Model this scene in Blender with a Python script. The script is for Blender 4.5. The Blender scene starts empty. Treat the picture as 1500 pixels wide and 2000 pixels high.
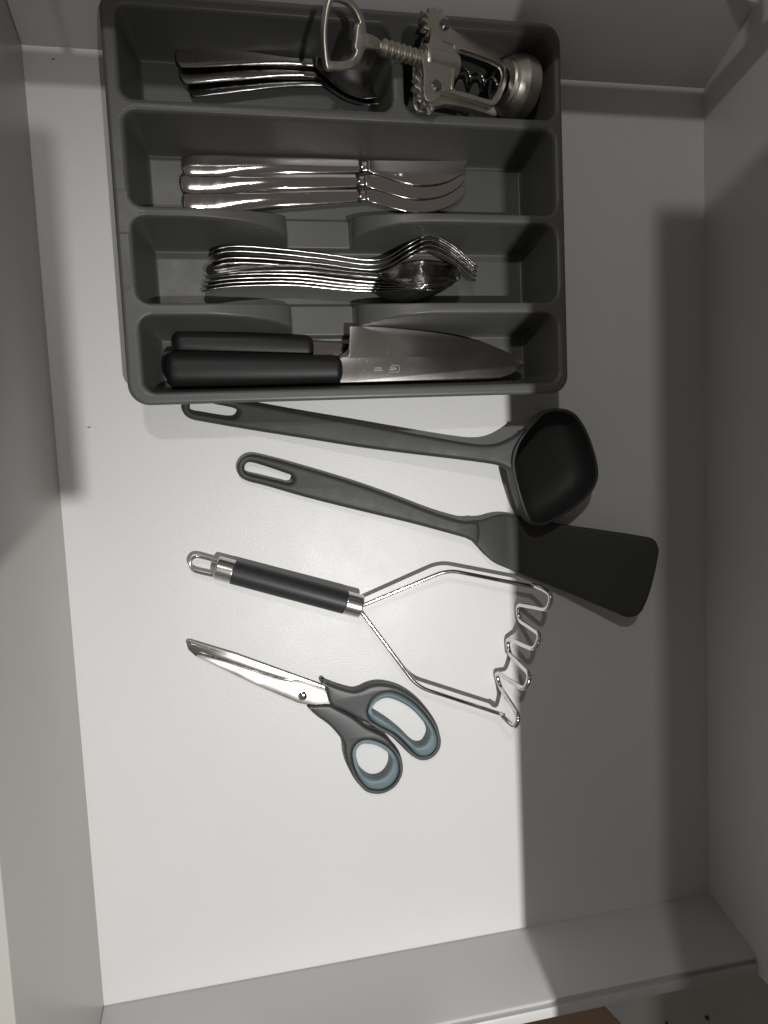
import bpy, math, random
import numpy as np
from mathutils import Vector, Matrix
random.seed(4); rng = np.random.default_rng(4)
S = 0.01                      # everything below is written in centimetres; x to the drawer's back, y across, z up
scene = bpy.context.scene
COL = scene.collection

# ------------------------------------------------------------------ camera
F = 1299.23
CAM = np.array([-5.917, 0.348, 51.731])
RV = np.array([-0.07695852, -0.1872261, -0.05337383])
def rot_from_vec(r):
    a = np.linalg.norm(r); k = r/a
    K = np.array([[0,-k[2],k[1]],[k[2],0,-k[0]],[-k[1],k[0],0]])
    return np.eye(3)+math.sin(a)*K+(1-math.cos(a))*K@K
R3 = rot_from_vec(RV)
cd = bpy.data.cameras.new('camera'); cam = bpy.data.objects.new('camera', cd); COL.objects.link(cam)
cd.sensor_fit = 'HORIZONTAL'; cd.sensor_width = 36; cd.lens = F/1500*36
cd.clip_start = 0.01; cd.clip_end = 20
M4 = Matrix([list(R3[0])+[CAM[0]*S], list(R3[1])+[CAM[1]*S], list(R3[2])+[CAM[2]*S], [0,0,0,1]])
cam.matrix_world = M4
scene.camera = cam
def at(u, v, z=0.0):
    """measurement in the photograph -> real position (cm) at height z"""
    d = R3 @ np.array([(u-750)/F, -(v-1000)/F, -1.0])
    return CAM + d*(z-CAM[2])/d[2]

# ------------------------------------------------------------------ world, lamps, exposure
w = bpy.data.worlds.new('World'); scene.world = w; w.use_nodes = True
bg = w.node_tree.nodes['Background']
bg.inputs[0].default_value = (1.0, 0.92, 0.85, 1); bg.inputs[1].default_value = 0.108
scene.view_settings.view_transform = 'Standard'; scene.view_settings.look = 'None'
scene.view_settings.exposure = 0; scene.view_settings.gamma = 1
def lamp(name, loc, power, size, col=(1,1,1)):
    l = bpy.data.lights.new(name, 'POINT'); l.energy = power; l.shadow_soft_size = size*S; l.color = col
    o = bpy.data.objects.new(name, l); COL.objects.link(o); o.location = Vector(loc)*S; return o
lamp('ceiling_spot', (15.2,-33,130), 50, 0.9, (1,0.985,0.95))
so = bpy.data.objects['ceiling_spot']; sd_ = bpy.data.lights.new('ceiling_spot','SPOT'); sd_.energy = 52; sd_.shadow_soft_size = 1.15*S; sd_.color=(1,0.985,0.96)
sd_.spot_size = math.radians(58); sd_.spot_blend = 1.0; so.data = sd_
so.rotation_euler = (Vector((9,-27,0))-Vector((15.2,-33,130))).to_track_quat('-Z','Y').to_euler()
lamp('ceiling_lamp', (-16.4,50,108), 6.9, 2.2, (1,0.98,0.94))

# ------------------------------------------------------------------ materials
def mat(name, base, rough=0.5, metal=0.0, spec=0.5, coat=0.0, bump=None, var=0.0, vscale=40, rvar=0.0, aniso=0.0):
    m = bpy.data.materials.new(name); m.use_nodes = True
    nt = m.node_tree; b = nt.nodes['Principled BSDF']
    b.inputs['Base Color'].default_value = (*base, 1); b.inputs['Roughness'].default_value = rough
    b.inputs['Metallic'].default_value = metal; b.inputs['Specular IOR Level'].default_value = spec
    b.inputs['Coat Weight'].default_value = coat
    tc = nt.nodes.new('ShaderNodeTexCoord')
    def noise(scale, detail=4, rough=0.6):
        n = nt.nodes.new('ShaderNodeTexNoise'); n.inputs['Scale'].default_value = scale
        n.inputs['Detail'].default_value = detail; n.inputs['Roughness'].default_value = rough
        nt.links.new(tc.outputs['Object'], n.inputs['Vector']); return n
    if var:
        n = noise(vscale)
        mx = nt.nodes.new('ShaderNodeMix'); mx.data_type = 'RGBA'
        mx.inputs[6].default_value = (*[c*(1-var) for c in base], 1)
        mx.inputs[7].default_value = (*[min(1, c*(1+var)) for c in base], 1)
        nt.links.new(n.outputs['Fac'], mx.inputs[0]); nt.links.new(mx.outputs[2], b.inputs['Base Color'])
    if rvar:
        n = noise(vscale*1.7, 5, 0.7)
        mr = nt.nodes.new('ShaderNodeMapRange'); mr.inputs['From Min'].default_value = .3; mr.inputs['From Max'].default_value = .7
        mr.inputs['To Min'].default_value = max(0.02, rough-rvar); mr.inputs['To Max'].default_value = rough+rvar
        nt.links.new(n.outputs['Fac'], mr.inputs['Value']); nt.links.new(mr.outputs['Result'], b.inputs['Roughness'])
    if bump:
        n = noise(bump[0], 3, 0.5)
        bp = nt.nodes.new('ShaderNodeBump'); bp.inputs['Strength'].default_value = bump[1]; bp.inputs['Distance'].default_value = bump[2]*S
        nt.links.new(n.outputs['Fac'], bp.inputs['Height']); nt.links.new(bp.outputs['Normal'], b.inputs['Normal'])
    return m
M = {}
M['white'] = mat('white_laminate', (0.685,0.69,0.685), 0.385, bump=(850,0.5,0.03), var=0.025, vscale=9, rvar=0.04)
M['front'] = mat('front_panel_laminate', (0.54,0.53,0.50), 0.33, bump=(300,0.12,0.02), var=0.03, vscale=8)
M['steelwall'] = mat('painted_metal_side', (0.62,0.62,0.62), 0.38, bump=(500,0.12,0.02), var=0.02, vscale=15)
M['tray'] = mat('grey_tray_plastic', (0.099,0.100,0.098), 0.40, bump=(900,0.18,0.015), var=0.04, vscale=25, rvar=0.05)
M['nylon'] = mat('charcoal_nylon', (0.041,0.042,0.042), 0.54, bump=(900,0.25,0.015), var=0.06, vscale=30, rvar=0.06)
M['black'] = mat('black_knife_plastic', (0.011,0.011,0.011), 0.46, spec=0.3, bump=(900,0.18,0.015), var=0.1, vscale=60)
M['mirror'] = mat('polished_steel', (0.58,0.545,0.53), 0.065, metal=1, rvar=0.02, vscale=70)
M['cutlery'] = mat('worn_cutlery_steel', (0.46,0.45,0.445), 0.15, metal=1, rvar=0.10, vscale=150, bump=(500,0.25,0.02))
M['satin'] = mat('brushed_blade_steel', (0.52,0.495,0.48), 0.19, metal=1, rvar=0.02, vscale=30)
M['nickel'] = mat('satin_nickel', (0.68,0.64,0.58), 0.38, metal=1, rvar=0.07, vscale=60, bump=(700,0.2,0.02))
M['chrome'] = mat('chrome_wire', (0.80,0.79,0.78), 0.13, metal=1, rvar=0.05, vscale=90)
M['darksteel'] = mat('dark_worm_steel', (0.30,0.30,0.31), 0.14, metal=1)
M['grip'] = mat('dark_grey_rubber', (0.021,0.024,0.026), 0.46, bump=(700,0.2,0.02), var=0.05, vscale=50)
M['handle'] = mat('scissor_grey_plastic', (0.048,0.050,0.052), 0.42, bump=(800,0.3,0.02), var=0.05, vscale=50)
M['teal'] = mat('blue_grey_rubber', (0.130,0.185,0.205), 0.48, bump=(800,0.25,0.02), var=0.06, vscale=50)
M['cap'] = mat('brushed_cap_steel', (0.70,0.68,0.66), 0.24, metal=1)
M['print'] = mat('etched_print', (0.46,0.45,0.44), 0.7)
M['wood'] = mat('brown_cabinet_board', (0.38,0.25,0.18), 0.5, var=0.15, vscale=30)
M['tile'] = mat('grey_floor_tile', (0.68,0.69,0.66), 0.5, var=0.2, vscale=20)
M['worktop'] = mat('worktop_laminate', (0.25,0.22,0.20), 0.5, var=0.1, vscale=20)
M['speck'] = mat('crumb', (0.10,0.08,0.06), 0.8)

# ------------------------------------------------------------------ helpers
def link(name, me, material, parent=None, smooth=True):
    if material and not me.materials: me.materials.append(material)
    if smooth:
        me.polygons.foreach_set('use_smooth', [True]*len(me.polygons))
    o = bpy.data.objects.new(name, me); COL.objects.link(o)
    if parent: 
        o.parent = parent
        o.matrix_parent_inverse = Matrix.Identity(4)
        if parent.get('_world'): pass
    return o
def mesh(name, V, Fc, material, parent=None, smooth=True, off=None, sharp=None):
    me = bpy.data.meshes.new(name)
    V = np.asarray(V, float)
    if off is not None: V = V-np.asarray(off)
    me.from_pydata((V*S).tolist(), [], Fc); me.update()
    o = link(name, me, material, parent, smooth)
    if smooth and sharp is not None: me.set_sharp_from_angle(angle=math.radians(sharp))
    return o
def tag(o, label=None, cat=None, group=None, kind=None):
    if label: o['label'] = label
    if cat: o['category'] = cat
    if group: o['group'] = group
    if kind: o['kind'] = kind
    return o
def thing(name, label, cat, base=(0,0,0), rot=None, group=None):
    o = bpy.data.objects.new(name, None); COL.objects.link(o); o.empty_display_size = 0.01
    m = Matrix.Identity(4) if rot is None else rot.to_4x4()
    m.translation = Vector([float(c) for c in base])*S
    o.matrix_world = m
    tag(o, label, cat, group); return o
def orient(fc_list): return fc_list
def fix_normals(o):
    import bmesh
    bm = bmesh.new(); bm.from_mesh(o.data); bmesh.ops.recalc_face_normals(bm, faces=bm.faces); bm.to_mesh(o.data); bm.free(); return o
def loft(name, rings, material, parent=None, closed=True, caps=True, off=None, sharp=None, smooth=True):
    n = len(rings[0]); V = [p for r in rings for p in r]; Fc = []
    for i in range(len(rings)-1):
        for j in range(n if closed else n-1):
            k = (j+1) % n
            Fc.append((i*n+j, i*n+k, (i+1)*n+k, (i+1)*n+j))
    if caps and closed:
        Fc.append(tuple(range(n-1,-1,-1))); Fc.append(tuple((len(rings)-1)*n+j for j in range(n)))
    return fix_normals(mesh(name, V, Fc, material, parent, smooth, off, sharp))
def fillet(P, r, n=6, closed=False):
    P = [np.array(p, float) for p in P]; out = []
    N = len(P)
    for i, p in enumerate(P):
        if not closed and i in (0, N-1): out.append(p); continue
        a, b = P[i-1], P[(i+1) % N]
        da, db = a-p, b-p; la, lb = np.linalg.norm(da), np.linalg.norm(db)
        rr = min(r, la*0.48, lb*0.48); p0, p1 = p+da/la*rr, p+db/lb*rr
        for t in np.linspace(0, 1, n): out.append((1-t)**2*p0+2*t*(1-t)*p+t*t*p1)
    return out
def spline(P, n=8, closed=False):
    P = [np.array(p, float) for p in P]; N = len(P); out = []
    rngi = range(N if closed else N-1)
    for i in rngi:
        if closed: p0,p1,p2,p3 = P[i-1],P[i],P[(i+1)%N],P[(i+2)%N]
        else: p0,p1,p2,p3 = P[max(i-1,0)],P[i],P[i+1],P[min(i+2,N-1)]
        for t in np.linspace(0,1,n,endpoint=False):
            out.append(0.5*((2*p1)+(-p0+p2)*t+(2*p0-5*p1+4*p2-p3)*t*t+(-p0+3*p1-3*p2+p3)*t**3))
    if not closed: out.append(P[-1])
    return out
def tube_rings(path, r, n=12, closed=False):
    P = np.array(path); N = len(P)
    T = np.array([ (P[(i+1)%N]-P[i-1]) if closed else (P[min(i+1,N-1)]-P[max(i-1,0)]) for i in range(N)])
    T /= np.linalg.norm(T,axis=1)[:,None]
    u = np.cross(T[0],[0,0,1.0]); 
    if np.linalg.norm(u)<1e-3: u = np.cross(T[0],[0,1.0,0])
    u /= np.linalg.norm(u); rings = []
    for i in range(N):
        u = u-T[i]*np.dot(u,T[i]); u /= np.linalg.norm(u); v = np.cross(T[i],u)
        rr = r[i] if hasattr(r,'__len__') else r
        rings.append([P[i]+rr*(math.cos(a)*u+math.sin(a)*v) for a in np.linspace(0,2*math.pi,n,endpoint=False)])
    return rings
def tube(name, path, r, material, parent=None, n=12, off=None):
    return loft(name, tube_rings(path, r, n), material, parent, off=off)
def box(name, lo, hi, material, parent=None, bev=0.0, off=None):
    import bmesh
    lo, hi = np.array(lo,float), np.array(hi,float)
    bm = bmesh.new(); bmesh.ops.create_cube(bm, size=1.0)
    for v in bm.verts:
        v.co = Vector(((lo+hi)/2 + np.array(v.co)*(hi-lo) - (0 if off is None else np.array(off)))*S)
    if bev: bmesh.ops.bevel(bm, geom=list(bm.edges), offset=bev*S, segments=3, affect='EDGES', profile=0.5)
    me = bpy.data.meshes.new(name); bm.to_mesh(me); bm.free()
    o = link(name, me, material, parent, bool(bev))
    if bev: me.set_sharp_from_angle(angle=math.radians(50))
    return o
def plate(name, outlines, thick, bevel, material, parent=None, frame=None, res=2, sharp=60):
    """flat part with real thickness: outlines = list of loops of 2-D points (first the outside, then holes), local frame = Matrix"""
    cu = bpy.data.curves.new(name, 'CURVE'); cu.dimensions = '2D'; cu.fill_mode = 'BOTH'
    for L in outlines:
        sp = cu.splines.new('POLY'); sp.points.add(len(L)-1); sp.use_cyclic_u = True
        for p, q in zip(sp.points, L): p.co = (q[0]*S, q[1]*S, 0, 1)
    cu.extrude = max(thick/2-bevel, 0.0005)*S; cu.bevel_depth = bevel*S; cu.bevel_resolution = res; cu.offset = -bevel*S
    tmp = bpy.data.objects.new('tmp', cu); COL.objects.link(tmp)
    dg = bpy.context.evaluated_depsgraph_get(); me = bpy.data.meshes.new_from_object(tmp.evaluated_get(dg))
    bpy.data.objects.remove(tmp); bpy.data.curves.remove(cu); me.materials.clear(); me.name = name
    if frame is not None: me.transform(frame)
    o = link(name, me, material, parent)
    import bmesh
    bm = bmesh.new(); bm.from_mesh(me); bmesh.ops.remove_doubles(bm, verts=bm.verts, dist=0.002*S); bmesh.ops.recalc_face_normals(bm, faces=bm.faces); bm.to_mesh(me); bm.free()
    me.polygons.foreach_set('use_smooth', [True]*len(me.polygons)); me.set_sharp_from_angle(angle=math.radians(sharp))
    return o
def zmove(me, fn):
    """bend a mesh: z(cm) += fn(x,y) in cm"""
    for v in me.vertices: v.co.z += fn(v.co.x/S, v.co.y/S)*S
def sheet(name, rows, material, parent=None, ny=10, sharp=None, pw=0.35):
    pwf = pw if callable(pw) else (lambda x: pw)
    """crowned strip of metal: rows of (x, y0, y1, zc, dish, thick)"""
    top, bot = [], []
    for (x,y0,y1,zc,dep,t) in rows:
        for j in range(ny+1):
            a = -math.cos(math.pi*j/ny); y = (y0+y1)/2+(y1-y0)/2*a
            z = zc-dep*(1-a*a); e = t/2*max(0.0,1-a*a)**pwf(x)
            top.append((x,y,z+e)); bot.append((x,y,z-e))
    n = ny+1; m = len(rows); V = top+bot; o = len(top); Fc = []
    for i in range(m-1):
        for j in range(ny):
            a = i*n+j
            Fc.append((a,a+n,a+n+1,a+1)); Fc.append((o+a,o+a+1,o+a+n+1,o+a+n))
        Fc.append((i*n,o+i*n,o+(i+1)*n,(i+1)*n)); Fc.append((i*n+ny,(i+1)*n+ny,o+(i+1)*n+ny,o+i*n+ny))
    for j in range(ny):
        Fc.append((j,j+1,o+j+1,o+j)); a=(m-1)*n+j; Fc.append((a,o+a,o+a+1,a+1))
    ob = mesh(name, V, Fc, material, parent)
    import bmesh
    bm = bmesh.new(); bm.from_mesh(ob.data); bmesh.ops.remove_doubles(bm, verts=bm.verts, dist=0.001*S)
    bmesh.ops.dissolve_degenerate(bm, edges=bm.edges, dist=0.0005*S)
    bmesh.ops.recalc_face_normals(bm, faces=bm.faces); bm.to_mesh(ob.data); bm.free()
    ob.data.polygons.foreach_set('use_smooth', [True]*len(ob.data.polygons))
    if sharp: ob.data.set_sharp_from_angle(angle=math.radians(sharp))
    return ob
def ip(x, xs, ys):
    """smooth interpolation"""
    xs = list(xs); ys = list(ys)
    if x <= xs[0]: return ys[0]
    if x >= xs[-1]: return ys[-1]
    i = max(k for k in range(len(xs)) if xs[k] <= x); i = min(i, len(xs)-2)
    h = xs[i+1]-xs[i]; t = (x-xs[i])/h
    def sl(k):
        if k == 0 or k == len(xs)-1:
            a, b = (0,1) if k == 0 else (len(xs)-2, len(xs)-1)
            return (ys[b]-ys[a])/(xs[b]-xs[a])
        return (ys[k+1]-ys[k-1])/(xs[k+1]-xs[k-1])
    m0, m1 = sl(i)*h, sl(i+1)*h
    return (2*t**3-3*t*t+1)*ys[i]+(t**3-2*t*t+t)*m0+(-2*t**3+3*t*t)*ys[i+1]+(t**3-t*t)*m1
def dup(root, base, rot, label, group=None):
    r = root.copy(); COL.objects.link(r)
    m = rot.to_4x4(); m.translation = Vector([float(c) for c in base])*S; r.matrix_world = m
    if label: r['label'] = label
    if group: r['group'] = group
    for ch in list(root.children):
        c = ch.copy(); COL.objects.link(c); c.parent = r
        for g in list(ch.children):
            d = g.copy(); COL.objects.link(d); d.parent = c
    return r
def RX(a): return Matrix.Rotation(math.radians(a),3,'X')
def RY(a): return Matrix.Rotation(math.radians(a),3,'Y')
def RZ(a): return Matrix.Rotation(math.radians(a),3,'Z')

# ================================================================== THE DRAWER (setting)
X0, X1, Y0, Y1 = -20.0, 32.45, -40.85, 29.75
tag(box('drawer_bottom', (X0-1,Y0-0.6,-1.6), (X1+1,Y1+0.6,0), M['white']), kind='structure')
def side(name, sgn, ybase, top_in, top_out, zt=6.0):
    # profile (y,z) of the metal side, extruded along x
    prof = [(ybase,0.03),(ybase+sgn*0.02,0.3),(top_in,zt-0.25),(top_in+sgn*0.1,zt-0.05),(top_in+sgn*0.35,zt-0.1),(top_in+sgn*0.40,zt-0.35),
            (top_in+sgn*0.62,zt-0.35),(top_in+sgn*0.68,zt+0.02),(top_in+sgn*0.80,zt+0.1),(top_out-sgn*0.1,zt+0.1),(top_out,zt),(top_out,-1.6),(ybase+sgn*0.6,-1.6)]
    rings = [[(x,y,z) for y,z in prof] for x in (X0+0.03, X1-0.03)]
    o = loft(name, rings, M['steelwall'], sharp=35); tag(o, kind='structure'); return o
s_near = side('drawer_side_near', -1, Y0, -42.35, -43.9)
s_far = side('drawer_side_far', 1, Y1, 32.6, 34.4)
for (o, y, sg) in ((s_far, 30.75, 1),):
    rail = box('gallery_rail', (X0,y-0.95,11.6), (X1,y+0.95,12.7), M['steelwall'], o, bev=0.3)  # unseen rail, added to shade a band of floor along the far side
    box('rail_bracket', (X0+2.7,y+0.9,11.9), (X0+3.3,y+2.8,12.3), M['steelwall'], o); box('rail_bracket', (X1-3.3,y+0.9,11.9), (X1-2.7,y+2.8,12.3), M['steelwall'], o)
    for x in (X0+3, X1-3):
        box('rail_post', (x-0.3,y+2.2,5.9), (x+0.3,y+2.8,12.3), M['steelwall'], o, bev=0.1)
front = box('drawer_front_panel', (X0-2.2,-46,-3), (X0,36.5,16), M['front'], bev=0.08); tag(front, kind='structure')
back = box('drawer_back_panel', (X1,-43.9,-1.6), (X1+1.6,34.4,12.5), M['white'], bev=0.05); tag(back, kind='structure')
wt = box('worktop', (14.6,-110,32.4), (90,29,35.4), M['worktop'], bev=0.15); tag(wt, kind='structure')  # unseen slab, placed and cut short to shape the lamps' shadow edges
rf = box('room_floor', (-150,-250,-62), (150,150,-60), M['tile']); tag(rf, kind='structure')
# cabinet strip and lower shelf beyond the near side
pA, pB = at(1168,1955,-4), at(1215,2005,-4); kx = (pB[0]-pA[0])/(pB[1]-pA[1]); bx_ = lambda y: pA[0]+(y-pA[1])*kx
def board(name, q, z0, z1, m):
    V = [(x,y,z0) for x,y in q]+[(x,y,z1) for x,y in q]
    o = fix_normals(mesh(name, V, [(0,1,2,3),(4,5,6,7),(0,1,5,4),(1,2,6,5),(2,3,7,6),(3,0,4,7)], m, smooth=False)); tag(o, kind='structure')
board('cabinet_wood_board', [(X0,-44.3),(bx_(-44.3),-44.3),(bx_(-75),-75),(X0,-75)], -4.4, -6.2, M['wood'])
board('cabinet_grey_board', [(bx_(-44.3)+0.15,-44.3),(60,-44.3),(60,-75),(bx_(-75)+0.15,-75)], -4.0, -6.0, M['tile'])
for (u,v,r) in ((1378,1988,0.28),(1300,1999,0.2)):
    p = at(u,v,-3.95); 
    o = loft('crumb', tube_rings([p+[0,0,0.0],p+[r*0.5,0.05,r*0.5],p+[r,0.1,0.02]], [r*0.5,r*0.8,r*0.3], 8), M['speck'])
    tag(o, 'dark crumb on the grey board beyond the drawer side' if r>0.25 else 'small dark speck at the bottom edge of the grey board', 'crumb')

for (u,v,lab) in ((104,116,'tiny dark crumb on the white drawer bottom, left of the tray near the far side'),(174,835,'tiny dark crumb on the white drawer bottom below the left corner of the tray')):
    p = at(u,v,0.03); o = loft('crumb', tube_rings([p+[-0.12,0,0],p+[-0.04,0.01,0.02],p+[0.05,0.03,0.02],p+[0.13,0.05,0]], [0.01,0.035,0.03,0.01], 6), M['speck']); tag(o, lab, 'crumb')

# the phone that takes the picture: its shadow falls on the front end of the drawer
ph = thing('smartphone','dark smartphone held level above the drawer, taking the picture','phone',(-8.6,-6.4,52.3))
M['phone'] = mat('phone_glass', (0.02,0.02,0.022), 0.25)
box('phone_body',(-12.4,-14.2,51.95),(-4.9,1.2,52.75),M['phone'],ph,bev=0.25,off=(-8.6,-6.4,52.3))
box('phone_screen',(-12.1,-13.9,52.752),(-5.2,0.9,52.8),M['phone'],ph,off=(-8.6,-6.4,52.3))

# ================================================================== THE TRAY
TX0,TX1,TY0,TY1,TZ = -13.95,17.3,4.55,30.7,5.0
tray = thing('cutlery_tray', 'grey moulded plastic cutlery tray with five compartments at the drawer end', 'tray', (1.7,17.6,0))
cells = [(-13.1,4.85,24.0,29.85),(5.6,16.85,24.0,29.85),(-13.02,16.7,17.35,23.4),(-13.02,16.65,11.15,16.8),(-13.02,16.6,5.3,10.45)]
st = 0.085
gx = np.arange(TX0,TX1+1e-6,(TX1-TX0)/round((TX1-TX0)/st)); gy = np.arange(TY0,TY1+1e-6,(TY1-TY0)/round((TY1-TY0)/st))
GX,GY = np.meshgrid(gx,gy,indexing='ij')
def rrsd(x,y,x0,x1,y0,y1,r):
    qx = np.abs(x-(x0+x1)/2)-(x1-x0)/2+r; qy = np.abs(y-(y0+y1)/2)-(y1-y0)/2+r
    return np.hypot(np.maximum(qx,0),np.maximum(qy,0))+np.minimum(np.maximum(qx,qy),0)-r
def smin(a,b,k):
    h = np.clip(0.5+0.5*(b-a)/k,0,1); return b*(1-h)+a*h-k*h*(1-h)
CF = 0.4
Z = np.full(GX.shape, TZ)
def wallz(d, draft=0.85):
    # d = distance inside the opening; sloped wall, rounded lip and rounded floor
    z = TZ-np.maximum(d,0)*(TZ-CF)/draft
    z = -smin(-z, np.full_like(z,-CF), 0.55)          # fillet at the floor
    return smin(z, np.full_like(z,TZ), 0.16)
for c in cells:
    r = 0.95
    d = -rrsd(GX,GY,c[0],c[1],c[2],c[3],r)
    Z = np.where(d>-0.15, np.minimum(Z, wallz(d)), Z)
# lowered saddles in the two lower dividers
def crest(x):
    l0,l1,r0,r1 = -10.2,-2.75,1.98,8.6
    base = 0.95
    z = np.full_like(x, TZ)
    t = np.clip((x-l0)/(l1-l0),0,1); zl = base+1.1+(TZ-base-1.1)*np.sqrt(np.clip(1-t**2.2,0,1))
    t2 = np.clip((r1-x)/(r1-r0),0,1); zr = base+1.1+(TZ-base-1.1)*np.sqrt(np.clip(1-t2**2.2,0,1))
    z = np.where(x<0, zl, zr); z = np.where((x>l1)&(x<r0), base, z)
    return z
CR = crest(GX)
for yd,h in ((16.98,1.35),(10.80,1.35)):
    band = np.abs(GY-yd) < h
    Z = np.where(band, smin(Z, CR+0*Z, 0.12), Z)
# rim: slightly rounded outer edge
do = -rrsd(GX,GY,TX0,TX1,TY0,TY1,1.35)
Z = np.where(do<0.2, Z-0.14*(1-np.clip(do/0.2,0,1))**2, Z)
ny_ = len(gy); V = np.c_[GX.ravel(),GY.ravel(),Z.ravel()]
idx = np.arange(len(gx)*ny_).reshape(len(gx),ny_)
ins = do>=-0.0
keep = ins[:-1,:-1]&ins[1:,:-1]&ins[1:,1:]&ins[:-1,1:]
# pull the vertices just outside the rounded corner onto its outline so that the rim is smooth
near = (do<0)&(do>-st*1.6)
keep = ((do>-st*1.6)[:-1,:-1])&((do>-st*1.6)[1:,:-1])&((do>-st*1.6)[1:,1:])&((do>-st*1.6)[:-1,1:])
PX,PY = GX.copy(),GY.copy()
r=1.35; cx = np.clip(GX,TX0+r,TX1-r); cy = np.clip(GY,TY0+r,TY1-r); L = np.hypot(GX-cx,GY-cy)+1e-9
PX = np.where(near, cx+(GX-cx)/L*r, PX); PY = np.where(near, cy+(GY-cy)/L*r, PY)
V = np.c_[PX.ravel(),PY.ravel(),Z.ravel()]
q = np.stack([idx[:-1,:-1],idx[1:,:-1],idx[1:,1:],idx[:-1,1:]],-1)[keep]
used = np.unique(q); mp = -np.ones(V.shape[0],int); mp[used] = np.arange(len(used))
tb = np.array([1.7,17.6,0])
me = bpy.data.meshes.new('tray_insert'); VV = (V[used]-tb)*S; q = mp[q]
me.vertices.add(len(VV)); me.vertices.foreach_set('co', VV.ravel()); me.loops.add(q.size); me.loops.foreach_set('vertex_index', q.ravel().astype(np.int32))
me.polygons.add(len(q)); me.polygons.foreach_set('loop_start', (np.arange(len(q))*4).astype(np.int32)); me.update(calc_edges=True)
link('compartments', me, M['tray'], tray)
# outer skirt: flange edge, then inset drafted wall
def rr_loop(x0,x1,y0,y1,r,z,n=10):
    P=[]
    for cx_,cy_,a0 in ((x1-r,y1-r,0),(x0+r,y1-r,90),(x0+r,y0+r,180),(x1-r,y0+r,270)):
        for a in np.linspace(a0,a0+90,n): P.append((cx_+r*math.cos(math.radians(a)),cy_+r*math.sin(math.radians(a)),z))
    return P
rings=[]
for ins_,z in ((0.0,TZ-0.14),(0.0,TZ-0.3),(0.04,TZ-0.36),(0.30,TZ-0.40),(0.34,TZ-0.5),(0.95,0.15),(1.05,0.02)):
    rings.append(rr_loop(TX0+ins_,TX1-ins_,TY0+ins_,TY1-ins_,1.35-min(ins_,0.5)*0.5,z))
loft('skirt', rings, M['tray'], tray, caps=False, off=tb, sharp=50)

# ================================================================== CUTLERY
def lip(L, n0=6): return [L*(1-math.cos(math.pi/2*k/n0)) for k in range(n0)]
# ---- table knife (local: x along, blade edge to -y, flat side up)
def make_table_knife():
    t = thing('table_knife', '', 'knife')
    xs = [0,0.06,0.2,0.45,0.9,2,4,6,8,10,11.5,12.6,13.0]
    wd = [0.05,0.36,0.58,0.71,0.76,0.79,0.80,0.78,0.72,0.62,0.55,0.51,0.50]
    rows=[]
    for x in np.concatenate([np.linspace(0,0.9,14),np.linspace(1.1,13.0,46)]):
        h = ip(x,xs,wd); rows.append((x,-h,h,0.30,0.0,ip(x,[0,0.25,1,2.6,4.6,6.6,8,11,13],[0.12,0.30,0.36,0.36,0.50,0.66,0.62,0.42,0.38])))
    sheet('handle', rows, M['mirror'], t, ny=20, pw=lambda x: ip(x,[0,2.5,4.5,8,10,13],[0.16,0.2,0.42,0.42,0.3,0.25]))
    rows=[]
    for x in np.linspace(13.0,13.42,8):
        g = 0.018*abs(math.sin((x-13.0)/0.42*math.pi*2)); rows.append((x,-0.46-g,0.40+g,0.30,0,0.40+g*1.2))
    sheet('bolster', rows, M['mirror'], t, ny=12)
    rows=[]
    bx=[13.4,14.2,15.5,17.0,18.2,19.3,20.2,20.9,21.3]; lo=[-0.44,-0.66,-1.08,-1.45,-1.47,-1.28,-0.92,-0.42,0.30]; hi=[0.40,0.42,0.42,0.42,0.42,0.42,0.42,0.41,0.36]
    for x in np.concatenate([np.linspace(13.4,20.6,34),np.linspace(20.7,21.3,9)]):
        rows.append((x,ip(x,bx,lo),ip(x,bx,hi),0.30,0,ip(x,[13.4,13.9,15,21.2],[0.30,0.17,0.12,0.06])))
    sheet('blade', rows, M['mirror'], t, ny=14, pw=0.12)
    return t
G_TK = 'polished table knives side by side in the tray'
kn = make_table_knife()
spots = [((354,325),(905,326),0.62,'polished table knife lying nearest the tray end, its blade on top of the other two',-1.2),
         ((350,358),(890,352),0.52,'middle of the three polished table knives, its blade half hidden by the next one',-0.4),
         ((355,396),(888,377),0.42,'polished table knife closest to the forks, its blade lowest of the three',-1.8)]
for i,(a,b,z,lab,roll) in enumerate(spots):
    A = at(*a,z+0.3); B = at(*b,z+0.3); ang = math.degrees(math.atan2(B[1]-A[1],B[0]-A[0]))
    R = RZ(ang)@RX(roll)@RY(-0.4)
    base = (A[0],A[1],z)
    if i==0:
        m = R.to_4x4(); m.translation = Vector(base)*S; kn.matrix_world = m; kn['label']=lab; kn['group']=G_TK; prev=kn
    else: dup(kn, base, R, lab, G_TK)

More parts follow.
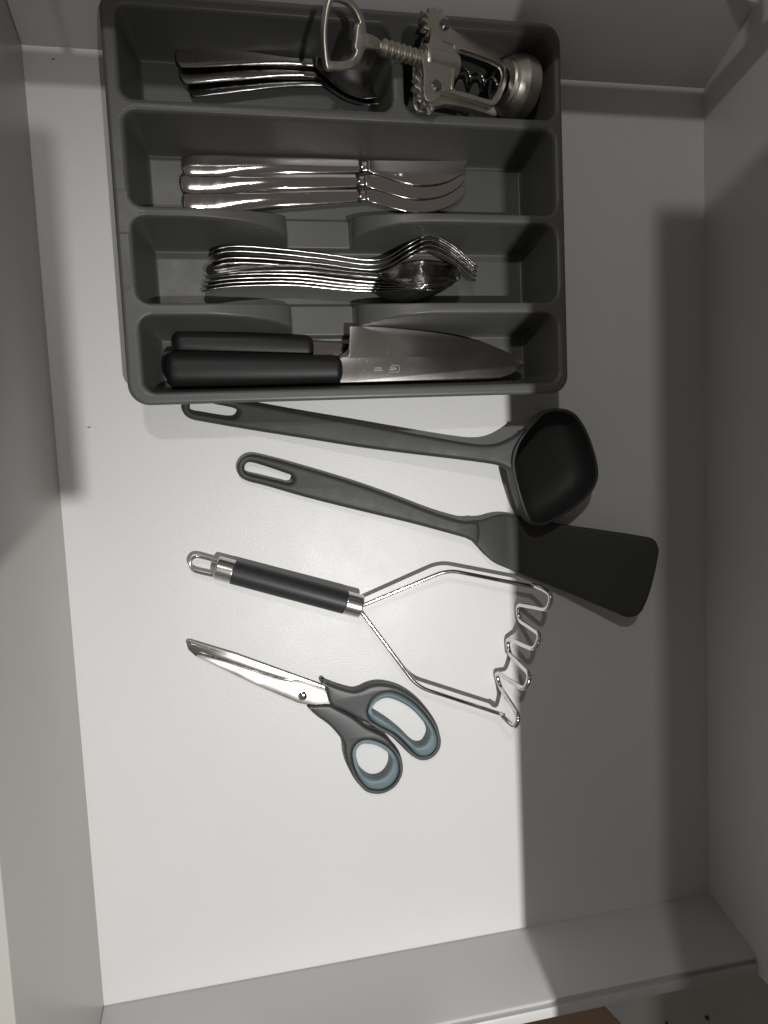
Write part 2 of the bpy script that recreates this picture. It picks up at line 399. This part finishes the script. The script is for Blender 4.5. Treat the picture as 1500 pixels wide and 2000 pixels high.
# ---- spoon
def make_spoon(L, bowl_w, bowl_l, hw, depth, name='spoon', hump=1.0):
    t = thing(name, '', 'spoon')
    xb = L-bowl_l
    zs_x=[0,L*0.12,L*0.35,L*0.55,xb,xb+bowl_l*0.45,L]; zs=[0.05,0.28,0.32,0.05,-0.05,0.05,0.28]
    zs=[z*hump for z in zs]
    rows=[]
    for x in np.concatenate([np.linspace(0,0.5,9),np.linspace(0.7,xb,34)]):
        e = math.sqrt(max(0.0,1-((0.5-min(x,0.5))/0.5)**2))
        h = e*ip(x,[0,1.5,4,xb*0.8,xb],[hw,hw*0.97,hw*0.72,hw*0.36,hw*0.38])+0.005
        rows.append((x,-h,h,ip(x,zs_x,zs),0,ip(x,[0,2,xb*0.85,xb],[0.13,0.16,0.26,0.22])))
    sheet('handle', rows, M['cutlery'], t, ny=10)
    rows=[]
    for x in np.concatenate([np.linspace(xb,L-0.5,30),np.linspace(L-0.45,L,10)]):
        s = (x-xb)/bowl_l
        h = bowl_w/2*ip(s,[0,0.12,0.3,0.55,0.8,0.93,1.0],[hw*0.76/bowl_w,0.42,0.80,1.0,0.84,0.52,0.02])
        if s>0.93: h = bowl_w/2*0.52*math.sqrt(max(0,1-((s-0.93)/0.0701)**2))+0.004
        rows.append((x,-h,h,ip(x,zs_x,zs),depth*math.sin(math.pi*min(1,max(0,s))**0.85)*(1 if s<1 else 0),0.12))
    sheet('bowl', rows, M['cutlery'], t, ny=20)
    return t
def place(obj, a, b, za, zb, roll, lab, group, first, tip=0.0):
    A = at(*a,za); B = at(*b,zb); d = B-A; ang = math.degrees(math.atan2(d[1],d[0])); pit = math.degrees(math.atan2(d[2],math.hypot(d[0],d[1])))
    R = RZ(ang)@RY(-pit)@RX(roll)
    if first:
        m = R.to_4x4(); m.translation = Vector([float(c) for c in A])*S; obj.matrix_world = m; obj['label']=lab; obj['group']=group; return obj
    return dup(obj, A, R, lab, group)
sp = make_spoon(16.0, 4.8, 6.3, 0.82, 1.25, 'table_spoon', 0.45)
G_SP = 'three nested spoons in the far compartment'
place(sp,(343,109),(742,128),1.5,1.9,-2,'large spoon with the uppermost handle, its bowl under the bottle opener loop',G_SP,True)
place(sp,(351,143),(745,142),1.0,1.6,-5,'middle spoon of the three nested under the corkscrew',G_SP,False)
place(sp,(368,175),(741,156),0.8,1.3,-24,'lowest of the three nested spoons with a bright handle lying askew',G_SP,False)

# ---- fork
def make_fork(L=19.6):
    t = thing('fork', '', 'fork')
    zx=[0,1.2,3.5,8,11.3,12.6,14.2,15.7,17.4,L]; zz=[-0.30,0.0,0.0,-0.35,-0.72,-0.55,0.35,0.95,0.35,-1.25]
    xp = 15.0
    rows=[]
    for x in np.concatenate([np.linspace(0,0.5,8),np.linspace(0.7,xp,50)]):
        e = math.sqrt(max(0.0,1-((0.5-min(x,0.5))/0.5)**2))
        h = e*ip(x,[0,1.5,4,9,11.8,12.8,14,15],[0.85,0.82,0.60,0.33,0.33,0.6,1.1,1.2])+0.005
        rows.append((x,-h,h,ip(x,zx,zz),0,0.17))
    sheet('handle', rows, M['cutlery'], t, ny=8)
    for k in range(4):
        yc = -0.93+0.62*k; rows=[]
        for x in np.linspace(xp-0.02,L-abs(yc)*0.12,22):
            s=(x-xp)/(L-xp); h=0.24-0.14*s; rows.append((x,yc*(1-0.05*s)-h,yc*(1-0.05*s)+h,ip(x,zx,zz),0,0.17-0.05*s))
        sheet('tine', rows, M['cutlery'], t, ny=4)
    return t
fk = make_fork()
G_FK='forks stacked on edge in the tray'
fl=['fork on the outer side of the stack, nearest the table knives','second fork of the stack standing on edge','third fork of the stack standing on edge','fork on the inner side of the stack, against the small spoons']
for i in range(4):
    a=(413-i*1.5+ (2 if i>1 else 0), 484+i*9.2+(3 if i>1 else 0)); b=(921-i*2,492+i*8.0)
    place(fk,a,b,1.75,1.85,-(80-i*1.5),fl[i],G_FK,i==0)

# ---- small spoons on edge
ts = make_spoon(18.6, 3.9, 6.0, 0.78, 0.95, 'small_spoon', 1.3)
G_TS='spoons nested on edge beside the forks'
sl=['spoon leaning flattest beside the forks, engraved handle face showing','second spoon of the nest beside the forks, only its edge showing','third spoon of the nest beside the forks, only its edge showing','fourth spoon of the nest beside the forks, only its edge showing','spoon lowest in the nest, closest to the black handled knives']
for i,(ya,yb,roll,z) in enumerate(((529,541,-42,1.9),(543,551,-66,1.5),(553,557,-72,1.45),(562,561,-74,1.4),(571,566,-78,1.35))):
    place(ts,(402-2*i,ya),(893-3*i,yb),z,z+0.35,roll,sl[i],G_TS,i==0)

# ================================================================== KITCHEN KNIVES
def handle_loft(name, A, B, w0, w1, h0, h1, material, parent, off, n=24, bulge=0.06, roundness=0.6):
    A=np.array(A);B=np.array(B);d=B-A;L=np.linalg.norm(d);d/=L; s=np.cross([0,0,1.0],d); s/=np.linalg.norm(s); up=np.cross(d,s)
    rings=[]
    ts_=np.concatenate([roundness*(1-np.cos(np.linspace(0.05,math.pi/2,8)))/L, np.linspace(roundness*1.6/L,1-roundness*1.3/L,14), 1-roundness*0.8*(1-np.cos(np.linspace(math.pi/2,0.05,8)))/L])
    for t in ts_:
        x=t*L; e=1.0
        if x<roundness: e=math.sqrt(max(0,1-((roundness-x)/roundness)**2))
        r2=roundness*0.8
        if L-x<r2: e=math.sqrt(max(0,1-((r2-(L-x))/r2)**2))
        e=max(e,0.03)**0.8
        w=(w0+(w1-w0)*t+bulge*math.sin(t*math.pi))*e/2; h=(h0+(h1-h0)*t)*e/2
        ring=[]
        for a in np.linspace(0,2*math.pi,n,endpoint=False):
            c,s_=math.cos(a),math.sin(a)
            ring.append(A+d*x+s*w*np.sign(c)*abs(c)**0.8+up*h*np.sign(s_)*abs(s_)**0.8)
        rings.append(ring)
    return loft(name, rings, material, parent, off=off)
def loop_at(px, z):
    return [at(u,v,(z(u) if callable(z) else z)) for u,v in px]
def blade_plate(name, px, z0, tilt, thick, material, parent, off, bevel=0.03, smooth_n=0, px_fn=None):
    P = loop_at(px, z0)
    if smooth_n: P = spline(P, smooth_n, True)
    o = plate(name, [[(p[0]-off[0],p[1]-off[1]) for p in P]], thick, bevel, material, parent)
    zmove(o.data, lambda x,y: z0-off[2]+tilt(x+off[0],y+off[1])); return o
# chef's knife
cb = at(500,722,1.2)
ck = thing('chef_knife','large chef knife with black plastic handle and broad satin blade','knife',cb)
handle_loft('handle', at(325,723,2.15), at(669,722,2.55), 2.65, 2.0, 2.4, 1.7, M['black'], ck, cb)
px=[(664,748),(664,700),(682,697),(683,638)]+[tuple(p) for p in spline([(688,637),(760,640),(860,650),(935,665),(990,684),(1029,708)],6)]+[tuple(p) for p in spline([(1024,715),(1002,729),(970,738),(900,742),(800,744),(700,747)],5)]
bl = blade_plate('blade', px, 2.65, lambda x,y:(y-8)*0.015-(x-1)*0.035, 0.2, M['satin'], ck, cb)
# print on the blade
def text_mesh(s,size):
    cu=bpy.data.curves.new('t','FONT'); cu.body=s; cu.size=size*S; cu.extrude=0.002*S; cu.align_x='CENTER'; cu.align_y='CENTER'; cu.offset=0.006*S
    t=bpy.data.objects.new('t',cu); COL.objects.link(t); dg=bpy.context.evaluated_depsgraph_get(); me=bpy.data.meshes.new_from_object(t.evaluated_get(dg)); bpy.data.objects.remove(t); return me
def on_blade(p): return np.array([p[0],p[1],2.65+0.1+0.004+(p[1]-8)*0.015-(p[0]-1)*0.035])
c = on_blade(at(765,720,2.65)); me=text_mesh('IKEA',0.36); me.materials.clear()
lg = link('logo_print', me, M['print'], bl, False); lg.location=Vector(c-cb)*S
ring_o=rr_loop(-0.62,0.62,-0.27,0.27,0.2,0,6); ring_i=rr_loop(-0.585,0.585,-0.235,0.235,0.17,0,6)
fr=mesh('logo_frame',[tuple(p) for p in ring_o]+[tuple(p) for p in ring_i],[(i,(i+1)%24,24+(i+1)%24,24+i) for i in range(24)],M['print'],bl,False); fr.location=Vector(c-cb)*S
V=[];Fc=[]
for row,(x0,x1) in enumerate(((-0.52,0.4),(-0.62,0.46))):
    x=x0
    while x<x1:
        ww=random.uniform(0.05,0.09); b_=len(V); y=0.07-row*0.17
        V+= [(x,y,0),(x+ww,y,0),(x+ww,y+0.09,0),(x,y+0.09,0)]; Fc.append((b_,b_+1,b_+2,b_+3)); x+=ww+random.uniform(0.015,0.04)
c2=on_blade(at(734,722,2.65)); o=mesh('small_print',V,Fc,M['print'],bl,False); o.location=Vector(c2-cb)*S
for (u,v,r) in ((716,706,0.05),(757,732,0.045),(741,733,0.03),(711,724,0.03),(757,688,0.03),(806,676,0.025),(903,701,0.02),(702,702,0.04)):
    p=on_blade(at(u,v,2.65))-cb; ws=mesh('water_spot',[(0,0,0)]+[(r*math.cos(a)*(1+0.2*math.sin(3*a)),r*0.8*math.sin(a),0) for a in np.linspace(0,2*math.pi,10,endpoint=False)],[(0,i+1,(i+1)%10+1) for i in range(10)],M['print'],bl,False)
    ws.location=Vector(p)*S
# paring knife
pb = at(470,673,1.0)
pk = thing('paring_knife','smaller black handled knife above the chef knife, its steel tucked under the broad blade','knife',pb)
handle_loft('handle', at(338,668,1.35), at(613,681,1.35), 2.05,1.75,1.8,1.35, M['black'], pk, pb)
o = blade_plate('blade', [(600,669),(640,670),(682,672),(720,674),(790,682),(840,698),(780,703),(700,706),(668,706),(655,701),(600,700)], 1.25, lambda x,y:-0.02*(x), 0.16, M['satin'], pk, pb)
o = blade_plate('bolster', [(606,667.5),(682,671),(680,680),(672,690),(662,697),(606,694)], 1.32, lambda x,y:(y-9)*0.06-0.02*(x), 0.26, M['mirror'], pk, pb, bevel=0.07)
# third knife under them
tbp = at(330,715,0.9)
tk = thing('kitchen_knife','black handled knife lying underneath the chef knife, only its butt end showing','knife',tbp)
handle_loft('handle', at(317,716,1.15), at(600,716,0.95), 2.0,1.7,1.3,1.1, M['black'], tk, tbp)
blade_plate('blade', [(590,725),(590,705),(800,706),(930,716),(900,724),(800,728)], 0.95, lambda x,y:0, 0.14, M['satin'], tk, tbp)

# ================================================================== CORKSCREW
A0 = at(745,92,6.9); B0 = at(1012,172,2.75)
ax = B0-A0; axl = np.linalg.norm(ax); ax/=axl
sd = np.cross([0,0,1.0],ax); sd/=np.linalg.norm(sd); nr = np.cross(ax,sd)
roll = math.radians(-4); sd,nr = sd*math.cos(roll)+nr*math.sin(roll), nr*math.cos(roll)-sd*math.sin(roll)
def cl(u,v,h=0.0):
    """photo point -> corkscrew's own frame (a along axis, b sideways, h above)"""
    d = R3 @ np.array([(u-750)/F, -(v-1000)/F, -1.0]); t = (np.dot(A0-CAM,nr)+h)/np.dot(d,nr); P = CAM+d*t-A0
    return np.array([np.dot(P,ax),np.dot(P,sd)])
ck_rot = Matrix([[ax[i],sd[i],nr[i]] for i in range(3)])
cs = thing('corkscrew','winged metal corkscrew with bottle opener handle lying across the tray divider','corkscrew',A0,ck_rot)
def fr_(h): return Matrix.Translation((0,0,h*S))
# opener loop
outer=[(660,-12),(676,-10),(690,-1),(702,13),(711,32),(716,52),(718,64),(728,68),(740,75),(748,88),(746,94),(738,97),(722,95),(714,97),(710,108),(703,122),(692,132),(678,137),(660,138),(645,138),(638,131),(634,104),(632,67),(635,32),(641,2),(648,-9)]
inner=[(657,2),(672,4),(685,11),(695,24),(701,38),(703,43),(699,48),(697,60),(695,80),(693,92),(696,99),(693,108),(684,116),(670,119),(655,119),(645,117),(642,104),(640,67),(643,32),(649,8)]
TL=math.radians(26)
sdt = sd*math.cos(TL)+nr*math.sin(TL); nrt = nr*math.cos(TL)-sd*math.sin(TL)
def clt(u,v,h=0.0):
    d = R3 @ np.array([(u-750)/F, -(v-1000)/F, -1.0]); t = (np.dot(A0-CAM,nrt)+h)/np.dot(d,nrt); P = CAM+d*t-A0
    return np.array([np.dot(P,ax),np.dot(P,sdt)])
H=0.3
o=plate('opener_loop',[[tuple(p) for p in spline([clt(u,v,H) for u,v in outer],4,True)],[tuple(p) for p in spline([clt(u,v,H) for u,v in inner],4,True)]],0.58,0.11,M['nickel'],cs,Matrix.Rotation(TL,4,'X'),res=4)
# ribbed rack shaft, barrel
def revolve(name, prof, material, parent, b=0.0, h=0.0, n=28, sharp=40, caps=True):
    rings=[[(a, b+r*math.cos(t), h+r*math.sin(t)) for t in np.linspace(0,2*math.pi,n,endpoint=False)] for a,r in prof]
    return loft(name, rings, material, parent, sharp=sharp, caps=caps)
a1=cl(752,94)[0]; a2=cl(828,113)[0]
prof=[(a1-0.5,0.36)]; k=0; a=a1-0.3
while a<a2:
    for da,r in ((0,0.30),(0.06,0.31),(0.14,0.50),(0.24,0.53),(0.34,0.50),(0.42,0.31)): prof.append((a+da,r))
    a+=0.46
prof.append((a2+1.5,0.3))
revolve('rack_shaft', prof, M['nickel'], cs)
a3=cl(884,130)[0]
revolve('barrel', [(a2-0.25,0.45),(a2-0.25,0.86),(a2-0.15,0.92),(a2+0.05,0.93),(a2+0.12,0.86),(a2+0.9,0.88),(a3,0.92),(a3+0.05,0.5)], M['nickel'], cs)
# gear case plates (two, above and below the axis)
H2=0.62
case=[(826,110),(838,84),(842,62),(847,50),(857,46),(867,51),(872,64),(873,83),(885,92),(881,172),(862,176),(858,190),(849,199),(840,200),(831,194),(827,180),(828,150)]
CP=[tuple(p) for p in spline([cl(u,v,H2) for u,v in case],3,True)]
plate('case_plate',[CP],0.14,0.04,M['nickel'],cs,fr_(H2))
plate('case_plate',[CP],0.14,0.04,M['nickel'],cs,fr_(-H2))
# frame with window round the worm
fo=[(872,83),(884,88),(930,100),(975,117),(988,128),(991,150),(984,175),(972,200),(962,208),(950,206),(905,192),(862,181),(862,176),(880,174),(884,92)]
fi=[(884,96),(930,106),(970,122),(982,133),(985,150),(978,174),(966,195),(960,200),(948,199),(905,186),(879,178),(881,140)]
plate('frame',[[tuple(p) for p in spline([cl(u,v,H2-0.05) for u,v in fo],3,True)],[tuple(p) for p in spline([cl(u,v,H2-0.05) for u,v in fi],3,True)]],0.42,0.1,M['nickel'],cs,fr_(H2-0.1))
# bell
ab=cl(984,165)[0]; bb=0.0
prof=[(ab-0.3,1.0),(ab-0.22,1.5),(ab-0.1,1.62),(ab+0.1,1.68),(ab+0.14,1.74),(ab+0.75,2.06),(ab+0.82,2.10),(ab+0.9,2.11),(ab+1.75,2.16),(ab+1.83,2.12),(ab+1.85,2.05),(ab+1.8,1.9),(ab+0.6,1.75),(ab+0.1,1.3)]
revolve('bell', prof, M['nickel'], cs, caps=False, n=64, sharp=24)
# worm
p0=cl(880,150); p1=cl(985,165); L=p1[0]-p0[0]; path=[]
for i in range(150):
    t=i/149; th=t*2*math.pi*4.0; rr=0.42*(1-0.1*t)
    path.append((p0[0]+L*t, rr*math.cos(th)-0.15, rr*math.sin(th)-0.25))
tube('worm', path, [0.13]*140+[0.13-0.012*k for k in range(10)], M['darksteel'], cs, n=10)
# levers with toothed heads
def lever(cpx, Hh, armpx, teeth_from, teeth_to):
    c=cl(*cpx,Hh); P=[cl(u,v,Hh) for u,v in armpx]
    arm=[tuple(p) for p in spline(P,4)]
    gear=[]; nt=7
    for i in range(nt):
        for f,r in ((0.0,1.12),(0.22,1.14),(0.36,1.46),(0.64,1.46),(0.78,1.14)):
            a=math.radians(teeth_from+(teeth_to-teeth_from)*(i+f)/nt); gear.append((c[0]+r*math.cos(a),c[1]+r*math.sin(a)))
    lv=plate('lever',[arm+gear],0.55,0.03,M['nickel'],cs,fr_(Hh))
    rings=[[ (c[0]+r*math.cos(t),c[1]+r*math.sin(t),z) for t in np.linspace(0,2*math.pi,20,endpoint=False)] for r,z in ((0.01,0.86),(0.30,0.86),(0.36,0.80),(0.36,-0.80),(0.30,-0.86))]
    loft('pivot_pin', rings, M['darksteel'], cs, sharp=40)
# arm outline runs from gear end round the tip and back; the gear closes it
lever((857,61),0.0,[(838,96),(862,92),(885,96),(930,108),(968,118),(990,105),(1006,94),(985,92),(955,87),(920,76),(892,62),(875,45)],70,222)
lever((841,179),0.0,[(868,207),(890,210),(925,218),(962,230),(964,222),(955,210),(925,198),(890,184),(868,160)],88,276)

# ================================================================== LADLE
lb = at(700,850,0)
ladle = thing('ladle','charcoal nylon ladle with a deep squarish bowl resting in the shade','ladle',lb)
zl = lambda u: 0.55+ (max(0,u-355)/(990-355))**1.3*2.0
top=[(357,790),(372,776),(400,772),(440,779),(500,789),(600,808),(700,826),(800,845),(900,863),(945,868),(975,864),(1002,851),(1026,836),(1016,862),(1006,895)]
bot=[(1002,914),(997,921),(985,914),(965,907),(900,898),(800,886),(700,873),(600,857),(480,838),(400,824),(372,818),(358,806)]
hole=[(373,787),(371,797),(378,804),(400,808),(440,815),(458,815),(465,808),(463,800),(450,795),(420,789),(390,782)]
o=plate('handle',[[tuple((at(u,v,zl(u))-lb)[:2]) for u,v in [tuple(q) for q in spline(top+bot,3,True)]],[tuple((at(u,v,zl(u))-lb)[:2]) for u,v in [tuple(q) for q in spline(hole,3,True)]]],0.85,0.34,M['nylon'],ladle,res=5,sharp=70)
def zx(x): return 0.55+max(0,(x-at(355,800,.5)[0])/(at(990,900,2.5)[0]-at(355,800,.5)[0]))**1.3*2.0
zmove(o.data, lambda x,y: min(zx(x+lb[0]),2.62)-0.05)
rim=[(1090,797),(1118,804),(1138,826),(1156,866),(1168,912),(1166,942),(1150,968),(1112,1000),(1070,1024),(1046,1026),(1030,1012),(1015,972),(1003,925),(1001,893),(1012,862),(1042,824),(1064,802)]
ZR=3.2
RP=np.array(spline([at(u,v,ZR) for u,v in rim],5,True)); cen=RP.mean(0)
rings=[]
def bowl_ring(s,z,push=(0,0)): return [ (cen[0]+push[0]+(p[0]-cen[0])*s, cen[1]+push[1]+(p[1]-cen[1])*s, z) for p in RP]
for t in np.linspace(1,0.02,16):
    s=math.sqrt(max(0,1-(1-t)**3.2)) ; rings.append(bowl_ring(max(s,0.02)*1.0,0.25+(ZR-0.3)*(t)**1.5))
outer_r=rings[:]
inner_r=[]
for t in np.linspace(1,0.02,16):
    s=math.sqrt(max(0,1-(1-t)**3.2)); inner_r.append(bowl_ring(max(s-0.055,0.02),0.45+(ZR-0.47)*(t)**1.5))
edge=[bowl_ring(0.994,ZR+0.03),bowl_ring(0.97,ZR+0.07),bowl_ring(0.950,ZR+0.03)]
loft('bowl', outer_r[::-1]+edge+inner_r, M['nylon'], ladle, off=lb, caps=True)

# ================================================================== SPATULA
sb = at(750,990,0)
spat = thing('spatula','charcoal nylon turner with slotted hanging handle and flat broad blade','spatula',sb)
zs_ = lambda u: ip(u,[460,700,900,945,1020,1280],[0.5,0.85,1.25,1.1,0.75,3.1])
top=[(463,912),(472,895),(490,887),(520,892),(600,914),(700,945),(780,974),(850,1001),(905,1017),(932,1018)]
bot=[(933,1060),(910,1051),(860,1037),(800,1021),(700,997),(600,972),(520,949),(485,940),(468,930)]
hole=[(478,910),(482,904),(492,903),(520,911),(555,923),(568,928),(572,936),(566,943),(550,940),(510,930),(485,924),(478,918)]
o=plate('handle',[[tuple((at(u,v,zs_(u))-sb)[:2]) for u,v in [tuple(q) for q in spline(top+bot,3,True)]],[tuple((at(u,v,zs_(u))-sb)[:2]) for u,v in [tuple(q) for q in spline(hole,3,True)]]],0.9,0.36,M['nylon'],spat,res=5,sharp=70)
XU=[at(u,1000,zs_(u))[0] for u in range(440,1320,20)]; UU=list(range(440,1320,20))
zsx=lambda x,y: float(np.interp(x+sb[0],XU,[zs_(u) for u in UU]))
zmove(o.data, lambda x,y: zsx(x,y)-0.02)
head=[(922,1020),(945,1014),(975,1005),(1010,1007),(1080,1021),(1170,1034),(1255,1047),(1278,1054),(1286,1072),(1283,1100),(1272,1150),(1258,1188),(1246,1202),(1228,1206),(1205,1198),(1110,1158),(1000,1114),(962,1097),(940,1075),(926,1056)]
HP=spline([at(u,v,zs_(u)) for u,v in head],4,True)
# blade as a gridded strip so it can bend: slice the outline in x
hx=np.array([p[0] for p in HP]); hy=np.array([p[1] for p in HP])
def yrange(x):
    ys=[]
    for i in range(len(HP)):
        xa,xb_,ya,yb=hx[i],hx[(i+1)%len(HP)],hy[i],hy[(i+1)%len(HP)]
        if (xa-x)*(xb_-x)<=0 and xa!=xb_: ys.append(ya+(yb-ya)*(x-xa)/(xb_-xa))
    return min(ys),max(ys)
rows=[]
xa,xb_=hx.min()+0.01,hx.max()-0.01
XS=np.concatenate([xa+(1-np.cos(np.linspace(0,math.pi/2,8)))*0.8,np.linspace(xa+1.0,xb_-1.0,40),xb_-0.9*(1-np.sin(np.linspace(0.1,math.pi/2,12)))])
for x in sorted(XS):
    y0,y1=yrange(x); rows.append((x-sb[0],y0-sb[1],y1-sb[1],zsx(x-sb[0],0)-0.05,0.0,0.34 if x<xa+3 else 0.24))
sheet('blade',rows,M['nylon'],spat,ny=14)

# ================================================================== POTATO MASHER
mb = at(560,1150,0)
mash = thing('potato_masher','wire potato masher with dark rubber grip and steel end caps','potato masher',mb)
HA=at(422,1108,0.95); HB=at(706,1185,1.5); hd=HB-HA; HL=np.linalg.norm(hd); hd/=HL
def along(s): return HA+hd*s
def cyl(name, s0, s1, r, material, rnd=0.12):
    q=[0,0.12,0.3,0.55,0.8,1.0]
    P=[along(s0+rnd*(1-math.cos(a*math.pi/2))) for a in q]+[along(s0+rnd+0.02),along(s1-rnd-0.02)]+[along(s1-rnd*(1-math.cos(a*math.pi/2))) for a in q[::-1]]
    R_=[r-rnd*(1-math.sin(a*math.pi/2)) for a in q]
    return loft(name, tube_rings([p+hd*1e-4*i for i,p in enumerate(P)],R_+[r,r]+R_[::-1],40), material, mash, off=mb, sharp=40)
cyl('end_cap',0,1.35,0.90,M['cap'],0.12); cyl('end_cap',HL-1.35,HL,0.90,M['cap'],0.12); cyl('grip',1.3,HL-1.3,0.915,M['grip'],0.03)
hl=[at(428,1098,0.95),at(392,1088,0.95),at(378,1089,0.95),at(371,1100,0.95),at(376,1112,0.95),at(388,1118,0.95),at(424,1126,0.95)]
tube('hanging_loop', spline(hl,6), 0.13, M['chrome'], mash, off=mb)
zf=2.2
u1=fillet([at(698,1184,1.5),at(712,1181,1.55),at(874,1113,1.95),at(1046,1147,zf)],1.0,7)
u2=fillet([at(696,1191,1.5),at(708,1198,1.55),at(815,1341,1.95),at(985,1397,zf)],1.0,7)
tube('frame_wire', u1, 0.165, M['chrome'], mash, off=mb); tube('frame_wire', u2, 0.165, M['chrome'], mash, off=mb)
zt,zb=4.1,0.25
zig=[(1040,1143,2.3),(1060,1150,3.2),(1078,1163,zt),(1070,1192,zt-0.1),(1010,1180,zb),(1014,1212,zb+0.2),(1056,1240,zt),(1044,1270,zt-0.1),(990,1246,zb),(994,1276,zb+0.2),(1036,1318,zt),(1026,1348,zt-0.1),(968,1312,zb),(976,1340,zb+0.2),(1014,1400,zt),(1006,1422,zt-0.2),(992,1410,3.0),(976,1393,2.3)]
tube('mashing_wire', fillet([at(*p) for p in zig],0.62,7), 0.19, M['chrome'], mash, off=mb)

# ================================================================== SCISSORS
cb_ = at(590,1353,0)
sc = thing('scissors','kitchen scissors with grey and blue soft grip handles','scissors',cb_)
def w2(px,z,n=4,closed=True): 
    P=[at(u,v,z)-cb_ for u,v in px]; return [tuple(p[:2]) for p in (spline(P,n,closed) if n else P)]
c7=lambda L:[(620+x/5.769,1310+y/5.769) for x,y in L]
backb=[(364,1256),(367,1251),(374,1251),(460,1277),(579,1320),(635,1340),(650,1352),(640,1372),(560,1344),(440,1300),(381,1280),(368,1268)]
o=plate('blade',[w2(backb,0.35,0)],0.16,0.03,M['satin'],sc,fr_(0.38)); o['label']='rear blade with a dark bevelled edge'
# bevel strip of the rear blade (raised ridge)
o=plate('blade_bevel',[w2([(368,1259),(374,1257),(460,1284),(560,1318),(572,1326),(548,1326),(470,1302),(390,1276)],0.5,0)],0.06,0.02,M['satin'],sc,fr_(0.47))
frontb=[(381,1279),(392,1277),(440,1291),(513,1316),(548,1327),(568,1331),(580,1327),(634,1344),(646,1376),(600,1375),(583,1372),(500,1337),(430,1303)]
o=plate('blade',[w2(frontb,0.6,0)],0.16,0.03,M['satin'],sc,None)
bc=at(510,1325,0.6)-cb_
zmove(o.data, lambda x,y: 0.64-0.035*x-0.095*(y+0.4)+0.0035*x*x)
oA=[(45,130),(60,120),(250,190),(400,230),(480,220),(580,175),(700,150),(850,170),(1000,230),(1150,340),(1280,490),(1360,630),(1390,760),(1375,880),(1310,970),(1200,1005),(1100,990),(1020,930),(940,850),(830,750),(720,690),(500,570),(300,460),(150,390),(90,210),(50,170)]
hA=[(580,430),(620,340),(700,275),(800,250),(900,270),(1050,350),(1180,470),(1290,620),(1350,760),(1340,870),(1270,950),(1180,970),(1100,930),(1000,820),(870,710),(700,620),(610,550),(578,480)]
iA=[(620,440),(660,375),(740,328),(820,322),(940,365),(1080,455),(1200,585),(1258,690),(1248,770),(1200,838),(1130,845),(1060,800),(950,690),(800,570),(680,495),(625,465)]
oB=[(-100,400),(130,385),(230,430),(400,520),(560,640),(690,700),(790,760),(850,830),(930,930),(970,1070),(960,1190),(900,1290),(800,1370),(680,1390),(550,1365),(430,1250),(340,1080),(305,950),(290,830),(240,740),(130,620),(0,525),(-88,445)]
hB=[(400,920),(430,850),(490,800),(560,790),(680,810),(800,880),(890,980),(920,1080),(910,1180),(850,1280),(750,1340),(660,1350),(560,1320),(470,1210),(410,1050)]
iB=[(440,920),(475,855),(540,825),(620,833),(720,873),(795,930),(830,1000),(825,1080),(785,1160),(720,1212),(640,1226),(565,1198),(495,1130),(453,1030)]
ZH=0.95
for out,hl_,inn,lab,zz in ((oA,hA,iA,'larger finger loop handle',0.50),(oB,hB,iB,'rounder thumb loop handle',0.47)):
    h=plate('handle',[w2(c7(out),ZH),w2(c7(hl_),ZH)],0.95,0.28,M['handle'],sc,fr_(zz),res=4); h['label']=lab
    plate('grip_liner',[w2(c7([(x+(x-np.mean([q[0] for q in hl_]))*0.02,y+(y-np.mean([q[1] for q in hl_]))*0.02) for x,y in hl_]),ZH),w2(c7(inn),ZH)],0.86,0.30,M['teal'],h,fr_(zz),res=4)
prof=[(0.68,0.36),(0.74,0.36),(0.80,0.30),(0.84,0.18),(0.85,0.02)]
loft('screw',[[(r*math.cos(t),r*math.sin(t),z) for t in np.linspace(0,2*math.pi,24,endpoint=False)] for z,r in prof],M['chrome'],sc,sharp=60)
